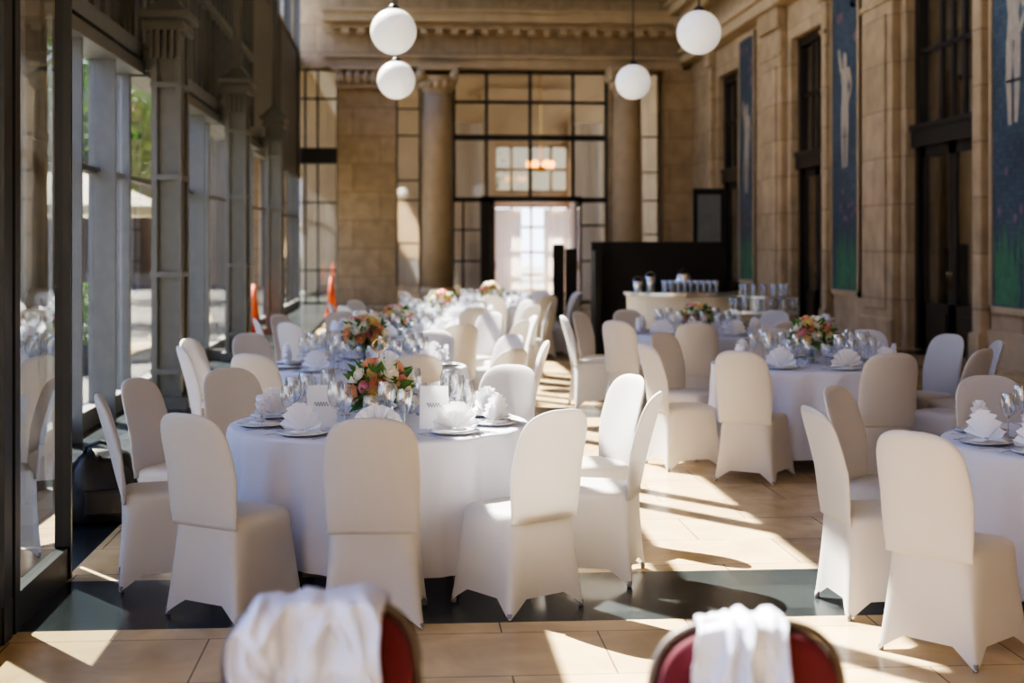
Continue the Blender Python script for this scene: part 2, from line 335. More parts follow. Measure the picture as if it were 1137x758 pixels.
b=B(); tube(b,[(0,0,8),(0,0,zl)],.02); lathe(b,[(.05,zl-.1),(.4,zl),(.38,zl+.06),(.05,zl+.1)],24); obj('lamp_frame',b,'gold',t,True)
for i in range(6):
    b=B(); lathe(b,[(.03,0),(.09,.06),(.1,.14),(.05,.22)],12,(.36*math.cos(i*PI/3),.36*math.sin(i*PI/3),zl+.05)); obj('lamp_shade',b,'lampglow',t,True)

# left facade
cols=[3.1,9.1,15.1,21.1,27.1,33.1,39.1]
n=0
for yc in cols:
    n+=1; b=B(); box(b,-3.0,-2.86,yc-.05,yc+.05,0,ZC)
    if yc<28:
        # built-up steel post: two flanges around a recessed web, corner angles
        for dy in (-.26,.2):
            box(b,-2.6,-2.54,yc+dy,yc+dy+.06,0,3.9); box(b,-2.36,-2.3,yc+dy,yc+dy+.06,0,3.9)
        box(b,-2.56,-2.34,yc-.21,yc-.18,0,3.9); box(b,-2.56,-2.34,yc+.18,yc+.21,0,3.9)
        box(b,-2.35,-2.33,yc-.22,yc+.22,0,3.9); box(b,-2.57,-2.55,yc-.22,yc+.22,0,3.9)
        for zz in (.35,1.35,2.35,3.3): box(b,-2.61,-2.29,yc-.27,yc+.27,zz,zz+.06)
        box(b,-2.86,-2.6,yc-.04,yc+.04,3.5,3.7); box(b,-2.86,-2.6,yc-.03,yc+.03,0,.15)
        box(b,-2.66,-2.24,yc-.32,yc+.32,0,.12)
        for i in range(5): box(b,-2.61+i*.07,-2.575+i*.07,yc-.31,yc-.26,3.6,3.9)
        box(b,-2.66,-2.25,yc-.32,yc+.32,3.88,3.96); box(b,-2.64,-2.27,yc-.3,yc+.3,3.96,4.01); box(b,-2.7,-2.2,yc-.37,yc+.37,4.01,4.08)
        loft(b,[[(-2.66,yc-.33,4.08),(-2.24,yc-.33,4.08),(-2.24,yc+.33,4.08),(-2.66,yc+.33,4.08)],[(-2.52,yc-.08,4.26),(-2.38,yc-.08,4.26),(-2.38,yc+.08,4.26),(-2.52,yc+.08,4.26)]])
        box(b,-2.5,-2.4,yc-.06,yc+.06,4.2,ZC)
    struct('trim_%d'%(n+3),b,'steel')
fz=3.45
def pane(parent,x,ya,yb,z0,z1,m='glass'):
    g=B(); g.faces.new([g.verts.new(p) for p in ((x,ya,z0),(x,yb,z0),(x,yb,z1),(x,ya,z1))]); return obj('pane',g,m,parent)
for k in range(len(cols)-1):
    ya,yb=cols[k]+.08,cols[k+1]-.08; far=cols[k]>27
    b=B()
    for f in (3.3,4.7):
        y=cols[k]+f; box(b,-3.0,-2.9 if far else -2.76,y-.03,y+.03,0,fz); 
        if not far: box(b,-2.86,-2.74,y-.07,y-.03,0,fz)
    box(b,-3.0,-2.88,ya,yb,0,.18); box(b,-3.0,-2.92,ya,yb,2.37,2.42); box(b,-3.0,-2.88 if far else -2.7,ya,yb,fz,fz+.12)
    w=struct('window_%d'%(9+k),b,'steel'); pane(w,-2.95,ya,yb,.1,fz)
    b=B(); box(b,-3.0,-2.9,ya,yb,6.9,7.0); box(b,-3.0,-2.9,ya,yb,8.5,8.56); box(b,-3.0,-2.9,ya,yb,ZC-.15,ZC)
    for f in (3.0,): box(b,-3.05,-2.85,cols[k]+f-.04,cols[k]+f+.04,6.9,ZC)
    w=struct('window_%d'%(20+k),b,'steel'); pane(w,-2.95,ya,yb,6.9,ZC)
b=B(); box(b,-3.02,-2.94,YF,YB,fz+.12,6.9); box(b,-3.0,-2.72,YF,27.2,3.62,3.78); box(b,-3.0,-2.82,YF,27.2,5.1,5.2)
for k in range(64): box(b,-2.94,-2.89,YF+k*.5,YF+k*.5+.04,3.7,6.9)
struct('wall_left',b,'panel')
# roof tie beams
for k,y in enumerate((12.,18.,24.,30.,36.)):
    b=B(); box(b,-2.9,XR,y-.07,y+.07,9.8,9.86); box(b,-2.9,XR,y-.02,y+.02,9.86,10.24); box(b,-2.9,XR,y-.07,y+.07,10.24,10.3); struct('trim_%d'%(20+k),b,'steeld')
# vestibule
xv=-1.7
b=B()
y0=YW(20,xv); y1=YW(78,xv)
box(b,xv-.06,xv,3.2,y1,0,.16); box(b,xv-.06,xv,3.2,y1,3.0,3.12)
for ya,yb in ((y0-.25,y0-.13),(y0-.08,y0),(y1-.03,y1),(4.6,4.7)): box(b,xv-.08,xv+.01,ya,yb,0,3.12)
box(b,-2.9,xv,y1-.05,y1,0,.16); box(b,-2.9,xv,y1-.05,y1,3.0,3.12); box(b,-2.9,xv,3.2,y1,3.12,3.2)
w=struct('window_30',b,'steeld'); pane(w,xv-.03,3.2,y1-.03,.12,3.05)
g=B(); g.faces.new([g.verts.new(p) for p in ((-2.88,y1-.025,.12),(xv-.06,y1-.025,.12),(xv-.06,y1-.025,3.05),(-2.88,y1-.025,3.05))]); obj('pane',g,'glass',w)

# ---------- exterior ----------
b=B(); box(b,-60,-3.4,-30,110,-.25,-.05); box(b,-60,60,52,110,-.3,-.06); o=struct('ground_outside',b,'paving')
def leaves(b,q,c,r,rz,n,s0):
    for i in range(n):
        u=Vector((q.gauss(0,1),q.gauss(0,1),q.gauss(0,1))).normalized()*(q.random()**.4); p=Vector((c[0]+u.x*r,c[1]+u.y*r,c[2]+u.z*rz)); s=s0*(1+.8*q.random())
        e1=Vector((q.gauss(0,1),q.gauss(0,1),q.gauss(0,1))).normalized(); e2=e1.cross(Vector((q.gauss(0,1),q.gauss(0,1),q.gauss(0,1)))).normalized()
        b.faces.new([b.verts.new(p+e1*s),b.verts.new(p+e2*s*.5),b.verts.new(p-e1*s),b.verts.new(p-e2*s*.5)])
def tree(x,y,h,r,lab):
    t=thing('tree',lab,'tree',(x,y,-.05),0,'trees outside the glass facade'); b=B()
    tube(b,[(0,0,0),(.05,0,h*.4),(-.05,.1,h*.7)],.14); 
    for i in range(5):
        a=i*1.3; tube(b,[(0,0,h*.45),(r*.5*math.cos(a),r*.5*math.sin(a),h*.7)],.05)
    obj('trunk',b,'bark',t,True); b=B(); q=random.Random(int(x*7+y)); leaves(b,q,(0,0,h*.7),r,h*.33,2600,.09)
    obj('foliage',b,'tree',t)
tree(-7.4,33,7,2.6,'leafy tree seen high through the leftmost window pane')
tree(-13,24,7.5,3,'leafy tree standing farther left outside')
tree(-9,46,8,3,'leafy tree beyond the far end of the glass facade')
tree(1,70,8,4,'leafy tree behind the back wall windows')
for k,(x,y) in enumerate(((-3.9,15.3),(-4.3,19.5))):
    t=thing('potted_shrub',('nearer','farther')[k]+' potted green shrub outside the left glass','plant',(x,y,-.05),0,'potted shrubs on the terrace'); b=B(); lathe(b,[(.18,0),(.25,.4),(.22,.4),(.2,.3)],20); obj('pot',b,'bag',t,True)
    b=B(); leaves(b,random.Random(k),(0,0,.8),.42,.45,700,.035); obj('foliage',b,'tree',t)
def parasol(x,y,lab):
    t=thing('parasol',lab,'parasol',(x,y,-.05),0,'cream parasols on the terrace'); b=B(); tube(b,[(0,0,0),(0,0,2.9)],.03); lathe(b,[(.3,0),(.3,.06),(.05,.1)],16); obj('pole',b,'steel',t,True)
    b=B(); lathe(b,[(1.7,2.2),(1.72,2.35),(.9,2.7),(.02,3.0)],8,cap0=False); obj('canopy',b,'canvas',t)
parasol(-5.6,24,'nearer cream parasol outside the left facade'); parasol(-9.2,28,'farther cream parasol outside the left facade')
t=thing('building','long pale building across the terrace outside the facade','building',(-26,40,0)); b=B(); box(b,-3,3,-45,18,-.05,5.5); obj('wall',b,'house',t)
for k in range(12):
    for z in (.8,3.3):
        b=B(); box(b,3,3.06,-42+k*5,-40.4+k*5,z,z+1.6); obj('window',b,'dark',t)
t=thing('building','beige colonnaded building added beyond the far end to block white sky','building',(-14,60,0)); b=B(); box(b,-16,10.4,0,4,-.05,9); box(b,-16,10.6,-.3,0,8.4,9); box(b,-16,10.5,-.15,0,4.4,4.7)  # added to hide the white horizon and darken the view through the panes
for k in range(14): box(b,-15.6+k*1.95,-15.2+k*1.95,-.2,0,-.05,8.4)
obj('wall',b,'house',t)
for k in range(13):
    for z in (.5,5.2):
        b=B(); box(b,-14.75+k*1.95,-13.95+k*1.95,-.03,0,z,z+2.4); obj('window',b,'dark',t)

# ---------- chair ----------
def chair_parts(root):
    nn=44; rings=[]
    zs=[.42,.44,.455,.48,.52,.58,.66,.74,.79,.82,.85,.875,.895,.912,.925,.935,.942,.946]
    for z in zs:
        wv=.199+.013*math.sin(PI*min(1,max(0,(z-.45)/.42))) if z>.45 else .199
        if z>.80: 
            u=min(1,(z-.80)/.148); wv*= (1-u**2.8)**(1/2.6)
        th=.014+.008*math.sin(PI*.5*min(1,max(0,(z-.44)/.12)))
        if z>.9: th*=math.sqrt(max(.06,1-((z-.9)/.049)**2))
        cyy=-.207-.132*max(0,(z-.44)/.51)**1.15
        cv=.034*min(1,max(0,(z-.47)/.2))
        r=[]
        for i in range(nn):
            a=2*PI*i/nn; ca,sa=math.cos(a),math.sin(a)
            x=wv*math.copysign(abs(ca)**(2/2.6),ca); y=th*math.copysign(abs(sa)**(2/2.2),sa)
            r.append((x,cyy+y+cv*(x/.21)**2,z))
        rings.append(r)
    b=B(); loft(b,rings); obj('backrest_cover',b,'cover',root,True)
    b=B(); nn=80
    prof=[(.474,.25),(.474,.7),(.468,.9),(.455,.97),(.435,1.0),(.40,1.0),(.34,1.0),(.27,1.0),(.20,1.0),(.13,1.0),(.07,1.0),(.03,1.0),(0.002,1.0)]
    rings=[]
    for z,s in prof:
        k=1-z/.435 if z<.435 else 0
        hx=(.204+.034*k**1.7)*s; yf=(.203+.032*k**1.6)*s; yr=-(.221+.024*k**1.7)*(s if s<.96 else 1)
        ex=4.5+6*k; e=2/ex; cn=2**(-1/ex)
        r=[]
        for i in range(nn):
            a=2*PI*(i+.5)/nn; ca,sa=math.cos(a),math.sin(a)
            ux=math.copysign(abs(ca)**e,ca); uy=math.copysign(abs(sa)**e,sa)
            tt=min(abs(ux),abs(uy))/cn; arch=max(0,1-tt**2)
            pin=1-.20*arch*k**1.0
            hem=.115*arch*(k**2)
            x=ux*hx*pin; y=(yf if uy>0 else -yr)*uy*pin
            r.append((x,y,z+hem))
        rings.append(r)
    loft(b,rings,cap0=True,cap1=False); obj('seat_cover',b,'cover',root,True)
    for x,y in ((-.214,.206),(.214,.206),(-.214,-.219),(.214,-.219)):
        b=B(); lathe(b,[(.010,0),(.012,.012),(.012,.03)],10,(x,y,.0)); obj('foot_glide',b,'foot',root,True)
PROTO['chair']=thing('banquet_chair','x','chair'); chair_parts(PROTO['chair'])
# table, cloth
t=PROTO['table']=thing('round_table','x','table'); b=B(); lathe(b,[(.755,.728),(.76,.732),(.76,.748),(.755,.752)],48); obj('tabletop',b,'wood',t)
for i in range(4):
    a=PI/4+i*PI/2; b=B(); tube(b,[(.5*math.cos(a),.5*math.sin(a),.73),(.56*math.cos(a),.56*math.sin(a),.001)],.018); obj('leg',b,'steel',t,True)
def cloth(seed):
    q=random.Random(seed); ph=[q.random()*6 for _ in range(6)]; b=B(); n=240; rings=[]
    for r,z,t in ((.02,.757,0),(.4,.757,0),(.7,.757,0),(.765,.757,0),(.782,.752,0),(.787,.74,.02),(.79,.7,.12),(.793,.64,.24),(.795,.58,.34),(.797,.5,.46),(.8,.42,.58),(.802,.34,.7),(.804,.26,.82),(.806,.18,.93),(.808,.11,1)):
        ring=[]
        for i in range(n):
            a=2*PI*i/n; w=math.sin(13*a+ph[0]+1.4*math.sin(3*a+ph[4])+.3*t); w=math.copysign(abs(w)**1.2,w)
            f=.75*w+.35*math.sin(23*a+ph[1]+.8*math.sin(5*a)+.6*t)+.2*math.sin(5*a+ph[2])+.45*noise.noise((a*4,t*4,seed))
            rr=r-.028*t+.052*t**.6*f; ring.append((rr*math.cos(a),rr*math.sin(a),z+(.014*math.sin(4*a+ph[3]) if t==1 else 0)))
        rings.append(ring)
    loft(b,rings,True,False); return b
# napkin fan
def fan():
    b=B(); n=18
    for lay,(rad,y0) in enumerate(((.135,0),(.103,-.013))):
        v0=[b.verts.new((.015*math.cos(PI*i/n),y0+(.003 if i%2 else -.003),.003+.01*math.sin(PI*i/n))) for i in range(n+1)]
        v1=[b.verts.new((rad*math.cos(PI*i/n),y0+(.016 if i%2 else -.016)+.01,.005+rad*1.02*math.sin(PI*i/n))) for i in range(n+1)]
        for i in range(n): b.faces.new((v0[i],v0[i+1],v1[i+1],v1[i]))
    box(b,-.025,.025,-.015,.06,.0,.005); return b
b=fan(); PROTO['napkin']=tag(obj('napkin',b,'napkin'),'x','napkin')
b=B(); lathe(b,[(.05,.0),(.09,.003),(.125,.014),(.127,.016),(.09,.007),(.02,.005)],36); PROTO['plate']=tag(obj('plate',b,'china',None,True),'x','plate')
def wg(key,name,h,r,far=False,cat='glass'):
    stem=h*.45
    bowl=[(.006,stem),(r*.7,stem+.02),(r,stem+.055),(r*.97,h-.03),(r*.8,h)]
    if not far:
        t=thing(name,'x',cat); b=B(); lathe(b,bowl,20,cap1=False); obj('bowl',b,'wglass',t,True)
        b=B(); lathe(b,[(.006,.006),(.0035,.02),(.0035,stem-.01),(.006,stem)],8); obj('stem',b,'wglass',t,True)
        b=B(); lathe(b,[(.034,0),(.034,.002),(.006,.007)],20); obj('foot',b,'wglass',t,True)
    else:
        b=B(); lathe(b,[(.034,0),(.006,.006),(.0035,.02)]+bowl,12,cap1=False); t=tag(obj(name,b,'wglass',None,True),'x',cat)
    PROTO[key]=t
wg('g1','wine_glass',.25,.044); wg('g2','wine_glass',.215,.038); wg('g3','wine_glass',.175,.04)
wg('f1','wine_glass',.245,.044,True); wg('f2','wine_glass',.195,.038,True)
t=PROTO['fork']=thing('fork','x','fork'); b=B(); box(b,-.004,.004,-.1,.04,0,.002); box(b,-.012,.012,.04,.055,0,.002); obj('handle',b,'silver',t)
b=B(); 
for i in range(4): box(b,-.012+i*.007,-.009+i*.007,.055,.1,.0,.002)
obj('tines',b,'silver',t)
t=PROTO['knife']=thing('knife','x','knife'); b=B(); box(b,-.005,.005,-.1,.0,0,.003); obj('handle',b,'silver',t); b=B(); box(b,-.008,.006,0,.1,.0,.0015); obj('blade',b,'silver',t)
# bouquet
def rose(r):
    b=B(); bmesh.ops.create_icosphere(b,subdivisions=1,radius=r*.4,matrix=Matrix.Translation((0,0,r*.25)))
    for L,(rr,n,tz) in enumerate(((.5,4,.95),(.75,5,.8),(1.0,6,.55))):
        for k in range(n):
            a0=2*PI*k/n+L*.5; da=PI/n*1.35; g=[]
            for iv in range(4):
                v=iv/3.; row=[]
                for iu in range(4):
                    u=iu/3.*2-1; a=a0+u*da*(1-.3*v*v); rad=r*rr*(.25+.75*math.sin(v*PI*.62)); z=r*(tz*v-.25)-.08*r*u*u*v
                    row.append(b.verts.new((rad*math.cos(a),rad*math.sin(a),z)))
                g.append(row)
            for iv in range(3):
                for iu in range(3): b.faces.new((g[iv][iu],g[iv][iu+1],g[iv+1][iu+1],g[iv+1][iu]))
    me=bpy.data.meshes.new('rose'); b.to_mesh(me); b.free()
    for p in me.polygons: p.use_smooth=True
    return me
rm={}
for k in ('rosew','rosep','rosek','rosey'): m=rose(1); m.materials.append(M[k]); rm[k]=m
def bouquet(x,y,z,s,label,seed,stand=0):
    t=thing('flower_arrangement',label,'flowers',(x,y,z),seed,'table centrepieces'); q=random.Random(seed)
    h=.1*s+stand; b=B()
    if stand: lathe(b,[(.06*s,0),(.05*s,.01),(.03,.03),(.03,stand),(.05*s,stand+.02),(.065*s,h)],20)
    else: lathe(b,[(.045*s,0),(.06*s,.02*s),(.065*s,.07*s),(.055*s,h)],20)
    obj('vase',b,'wglass',t,True)
    b=B()
    for i in range(9):
        a=i*2.4; tube(b,[(.02*s*math.cos(a),.02*s*math.sin(a),.01),(-.03*s*math.cos(a),-.03*s*math.sin(a),h+.03*s)],.003,5)
    obj('stems',b,'leaf',t)
    c=Vector((0,0,h+.05*s)); rad=.11*s
    for i in range(28):
        zz=1-(i+.5)/28*1.35; a=i*2.39996; k=math.sqrt(max(0,1-zz*zz)); d=Vector((k*math.cos(a),k*math.sin(a),zz))
        o=bpy.data.objects.new('rose',rm[('rosew','rosep','rosew','rosek','rosey','rosep','rosew')[i%7]]); C.objects.link(o); o.parent=t
        o.location=c+d*rad*q.uniform(.95,1.2); rr=s*q.uniform(.034,.050); o.scale=(rr,)*3; o.rotation_euler=d.to_track_quat('Z','Y').to_euler()
    b=B()
    for i in range(95):
        a=q.random()*2*PI; zz=q.uniform(-.6,.8); k=math.sqrt(1-zz*zz); d=Vector((k*math.cos(a),k*math.sin(a),zz)); p=c+d*rad*.7; L=s*q.uniform(.07,.12); sd=d.cross(Vector((q.gauss(0,1),q.gauss(0,1),q.gauss(0,1)))).normalized()*L*.2
        b.faces.new([b.verts.new(p),b.verts.new(p+d*L*.55+sd),b.verts.new(p+d*L),b.verts.new(p+d*L*.55-sd)])
    obj('foliage',b,'leaf',t); return t

# ---------- tables ----------
def cam_clock(rx_,rd,used):
    h=(math.degrees(math.atan2(rx_,rd))/30.)%12; k=round(h*2)/2.
    while k%12 in used: k+=.5
    k%=12; used.add(k); hh=int(k) or 12; return '%d:%s'%(hh,'30' if k%1 else '00')
TABS=[ # key,name, (xc,d), chairs rel(cam), detail
 ('nearest left-hand table',(-.70,7.52),[(-1.05,-.32),(-1.1,.35),(-.58,-.92),(.08,-1.04),(.72,-.8),(1.12,-.22),(1.1,.52),(.54,1.04),(-.08,1.14),(-.8,.86)],2,1.15),
 ('second left-hand table',(-1.14,11.0),[170,205,242,290,325,0,35,70,105,138],2,1.15),
 ('third left-hand table',((440-CX)*14.6/F,14.6),[12+36*i for i in range(10)],1,1.1),
 ('fourth left-hand table',((490-CX)*18.2/F,18.2),[2+36*i for i in range(10)],1,1.0),
 ('farthest table of the hall',((545-CX)*21.8/F,21.8),[20+36*i for i in range(10)],1,1.2),
 ('table cut by the right edge',(2.85,6.75),[(-1.0,-.8),(-1.14,-.1),(-.88,.6),(-.12,1.05)],2,1.0),
 ('right-hand table in mid hall',(2.36,11.2),[(-1.05,-.35),(-.6,-.92),(.22,-1.08),(.8,-.76),(1.1,-.12),(1.0,.5),(.58,.95),(-.05,1.1),(-.85,.7)],2,1.1),
 ('table in front of the bar',(1.95,15.0),[186,228,262,300,335,8,45,80,118,150],1,1.1),
]
CARDS=[(P(357,7.30),.05,'white folded menu card left of the flowers on the nearest table'),(P(482,7.26),-.1,'white folded menu card right of the flowers on the nearest table')]
for ti,(nm,(xc,d),ch,det,bs) in enumerate(TABS):
    cx_,cy_=W(xc,d)
    place('table',(cx_,cy_,0),ti*.3,'round folding table under the white cloth, '+nm,'round banquet tables')
    o=tag(obj('tablecloth',cloth(ti+3),'cloth',None,True),'white cloth draped over the '+nm,'tablecloth','white round tablecloths'); o.location=(cx_,cy_,0)
    used=set(); G0=[]
    for k,c in enumerate(ch):
        if not isinstance(c,tuple): 
            a=math.radians(c); rr=1.09+R.uniform(-.02,.04); c=(rr*math.cos(a),rr*math.sin(a))
        x,y=W(xc+c[0],d+c[1]); phi=math.atan2(y-cy_,x-cx_); rz=phi+PI/2+R.uniform(-.06,.06)
        if ti==5 and k==0: rz+=.1
        cl=cam_clock(c[0],c[1],used); rel=c[1]/math.hypot(*c)
        view='seen from behind' if rel<-.45 else ('facing us' if rel>.45 else 'seen sideways')
        place('chair',(x,y,0),rz,'white covered chair %s at %s of %s'%(view,cl,nm),'white covered banquet chairs')
        def at(rad,off): 
            u=Vector((math.cos(phi),math.sin(phi))); v=Vector((-u.y,u.x)); return (cx_+u.x*rad+v.x*off,cy_+u.y*rad+v.y*off)
        zt=.758; px,py=at(.62,0)
        place('plate',(px,py,zt),0,'white plate at %s place of %s'%(cl,nm),'white plates')
        place('napkin',(px,py,zt+.0175),rz+PI+R.uniform(-.25,.25),'fan-folded white napkin at %s place of %s'%(cl,nm),'fan-folded napkins')
        if det==2:
            for key,rad,off,w,gr in (('g1',.41,.10,'tall',.044),('g2',.45,.19,'medium',.038),('g3',.36,.02,'small',.04)):
                for dr,do in ((0,0),(.05,-.02),(-.06,.02),(.09,.03),(-.1,0)):
                    gx,gy=at(rad+dr,off-.06+do)
                    if ti==0 and any(math.hypot(gx-c_[0][0],gy-c_[0][1])<.125 for c_ in CARDS): continue
                    if any(math.hypot(gx-a_,gy-b_)<gr+r_+.004 for a_,b_,r_ in G0): continue
                    G0.append((gx,gy,gr)); place(key,(gx,gy,zt),0,'%s stemmed glass at %s place of %s'%(w,cl,nm),'stemmed glasses'); break
            gx,gy=at(.62,.15); place('knife',(gx,gy,zt),rz,'silver knife at %s place of %s'%(cl,nm),'silver knives')
            gx,gy=at(.62,-.15); place('fork',(gx,gy,zt),rz,'silver fork at %s place of %s'%(cl,nm),'silver forks')
        else:
            for key,rad,off,w in (('f1',.42,.07,'tall'),('f2',.38,-.03,'small')):
                gx,gy=at(rad,off); place(key,(gx,gy,zt),0,'%s stemmed glass at %s place of %s'%(w,cl,nm),'stemmed glasses')
    bouquet(cx_,cy_,.758,bs,'rose and greenery centrepiece on the '+nm,ti+1,.06 if ti in (1,3,6) else 0)
# menu cards & ring sign
def card(pos,rz,label):
    x,y=pos; t=thing('menu_card',label,'card',(x,y,.758),rz,'standing white menu cards'); b=B()
    loft(b,[[(-.072,-.035,0),(.072,-.035,0)],[(-.072,0,.215),(.072,0,.215)],[(-.072,.035,0),(.072,.035,0)]],False,False,False)
    obj('card',b,'paper',t); b=B()
    pts=[(-.035+.07*i/24,.12+.012*math.sin(i*1.3)) for i in range(25)]
    tube(b,[(p[0],-.035+(p[1]/.215)*.035-.002,p[1]) for p in pts],.0014,5); obj('script_line',b,'ink',t)
for c_ in CARDS: card(*c_)
x,y=P(421,7.75); t=thing('table_number_stand','slim gold ring holder rising behind the nearest flowers','table sign',(x,y,.758)); b=B(); lathe(b,[(.03,0),(.03,.004),(.003,.006),(.003,.35)],12)
obj('stand',b,'gold',t,True); b=B(); tube(b,[(.035*math.cos(a),0,.385+.035*math.sin(a)) for a in [i*2*PI/24 for i in range(25)]],.004,8); obj('ring',b,'gold',t,True)

# ---------- globes ----------
for px,py,dia,lab in ((437,35,51,'nearer left white globe pendant lamp'),(440,89,42,'lower left white globe pendant lamp behind the first'),(776,36,49,'nearer right white globe pendant lamp'),(703,91,39,'farther right white globe pendant lamp')):
    d=F*.5/dia; x,y=P(px,d); z=H-(py-YH)*d/F; t=thing('globe_lamp',lab,'pendant lamp',(x,y,z),0,'white globe pendant lamps')
    b=B(); bmesh.ops.create_uvsphere(b,u_segments=40,v_segments=24,radius=.25); obj('globe',b,'globe',t,True)
    b=B(); lathe(b,[(.06,.235),(.06,.27),(.02,.3)],16); obj('cap',b,'steeld',t,True); b=B(); tube(b,[(0,0,.3),(0,0,ZC-z)],.008); obj('cord',b,'steeld',t,True)

# ---------- bar area ----------
def arc_prism(bm,w,dep,z0,z1,n=24,s=1.0):
    pts=[(-w/2*s*math.copysign(abs(math.cos(PI*i/n))**.8,math.cos(PI*i/n)),-dep*s*math.sin(PI*i/n)) for i in range(n+1)]
    loft(bm,[[(x,y,z0) for x,y in pts],[(x,y,z1) for x,y in pts]])
bxx,byy=P(757,19.3); t=thing('bar_counter','curved cream bar counter before the black partition','counter',(bxx,byy,0),-.1)
b=B(); arc_prism(b,1.5,.6,.1,1.0); obj('counter_front',b,'cream',t); b=B(); arc_prism(b,1.6,.66,1.0,1.05); obj('countertop',b,'silver',t); b=B(); arc_prism(b,1.45,.56,0,.1); obj('plinth',b,'dark',t)
b=B(); lathe(b,[(.028,0),(.033,.15),(.031,.15),(.027,.004)],14,cap1=False); PROTO['tumbler']=tag(obj('tumbler',b,'wglass',None,True),'x','glass')
for i in range(27):
    r,c=divmod(i,9); place('tumbler',(bxx-.30+c*.085+R.uniform(-.006,.006),byy-.42+.085*r,1.055),0,'clear tumbler number %d from the left in %s row on the bar'%(c+1,('front','middle','back')[r]),'tumblers on the bar')
for k,(dx,hh) in enumerate(((-.62,.14),(-.45,.2))):
    t=thing('ice_bucket',('squat','taller')[k]+' silver bucket at left end of the bar','bucket',(bxx+dx,byy-.12+k*.0,1.051)); b=B(); lathe(b,[(.055,0),(.07,hh),(.066,hh),(.05,.01)],20,cap1=False); obj('bucket',b,'silver',t,True); b=B(); tube(b,[(.07*math.cos(a),0,hh+.06*math.sin(a)) for a in [PI*i/10 for i in range(11)]],.004,6); obj('handle',b,'silver',t,True)
x,y=bxx+.0,byy-.1; t=thing('coffee_urn','small silver urn with black lid behind the bar glasses','urn',(x,y,1.051)); b=B(); lathe(b,[(.08,0),(.1,.05),(.1,.2),(.07,.24)],24); obj('urn_body',b,'silver',t,True); b=B(); lathe(b,[(.07,.24),(.05,.29),(.015,.3),(.015,.33)],20); obj('lid',b,'black',t,True); b=B(); tube(b,[(.0,-.1,.06),(0,-.11,.06),(0,-.11,.03)],.008); obj('tap',b,'silver',t,True)
x2,y2=P(848,18.2); t=thing('glass_table','round serving table loaded with glasses right of the bar','table',(x2,y2,0)); b=B(); lathe(b,[(.45,.8),(.46,.81),(.46,.84),(.45,.85)],32); obj('tabletop',b,'silver',t); b=B(); lathe(b,[(.3,0),(.3,.03),(.05,.06),(.05,.8)],20); obj('pedestal',b,'steel',t,True)
b=B(); lathe(b,[(.18,.0),(.18,.16),(.36,.17),(.36,.18)],28); tr=tag(obj('glass_tray',b,'silver',None),'raised silver tray standing on the glass table','tray'); tr.location=(x2,y2,.851)
for i in range(16):
    a=i*2*PI/16; place('tumbler',(x2+.415*math.cos(a),y2+.415*math.sin(a),.851),0,'clear tumbler around the tray on the glass table','tumblers ringing the tray')
for i in range(14):
    a=i*2*PI/14; place('tumbler',(x2+.29*math.cos(a),y2+.29*math.sin(a),1.032),0,'clear tumbler on the raised tray','tumblers on the raised tray')
# partition
xa,ya=P(655,20.6); xb_,yb_=P(806,20.6); t=thing('black_partition','low black partition wall behind the bar','partition',(0,0,0)); b=B(); box(b,xa,xb_,yb_-.05,yb_+.05,0,1.72,.01); obj('panel',b,'black',t); b=B(); box(b,xa,xa+.1,yb_-.4,yb_-.05,0,1.6,.01); obj('side_panel',b,'black',t)
x,y=P(787,24); t=thing('display_stand','tall dark framed display stand behind the partition','display stand',(x,y,0)); b=B(); box(b,-.27,.27,-.03,.03,1.5,2.62,.01); box(b,-.04,.04,-.03,.03,0,1.5); box(b,-.25,.25,-.2,.2,0,.04); obj('frame',b,'black',t); b=B(); box(b,-.2,.2,-.036,-.031,1.6,2.52); obj('screen',b,'panel',t)
x,y=P(627,33); t=thing('folding_screen','dark upright screen near the far doorway','screen',(x,y,0)); 
for s in (0,1):
    b=B(); box(b,-.28+.29*s,-.01+.29*s,-.03,.03,.0,1.68-.1*s,.008); obj('leaf',b,'black',t)
for px,d,lab in ((368,33,'slim orange cone by the far left pier'),(282,26,'slim orange cone beside the left glass')):
    x,y=P(px,d); t=thing('traffic_cone',lab,'cone',(x,y,0),0,'orange cones'); b=B(); box(b,-.16,.16,-.16,.16,0,.04,.01); obj('base',b,'orange',t); b=B(); lathe(b,[(.13,.04),(.03,.95)],20); obj('cone',b,'orange',t,True)
# bag
x,y=P(114,8.7); t=thing('bag','black soft bag slumped on the floor by the glass facade','bag',(x,y,0),.3); b=B(); rings=[]
for z,s in ((0,.92),(.04,1),(.12,1.02),(.22,.97),(.32,.84),(.39,.62),(.42,.3)):
    rings.append([((.22*s+.02*math.sin(5*a+z*20)+.02*noise.noise((math.cos(a)*2,math.sin(a)*2,z*8)))*math.copysign(abs(math.cos(a))**.6,math.cos(a)),(.14*s+.012*math.sin(4*a+z*9))*math.copysign(abs(math.sin(a))**.6,math.sin(a)),z+.03*math.sin(2*a+1)*(z/.4)) for a in [2*PI*i/40 for i in range(40)]])
loft(b,rings); obj('body',b,'bag',t,True); b=B(); tube(b,[(-.12,0,.37),(-.1,-.05,.47),(-.02,-.09,.5),(.07,-.08,.47),(.12,0,.38)],.012); obj('strap',b,'bag',t,True); b=B(); box(b,-.13,.13,-.185,-.14,.06,.22,.02); obj('pocket',b,'bag',t)

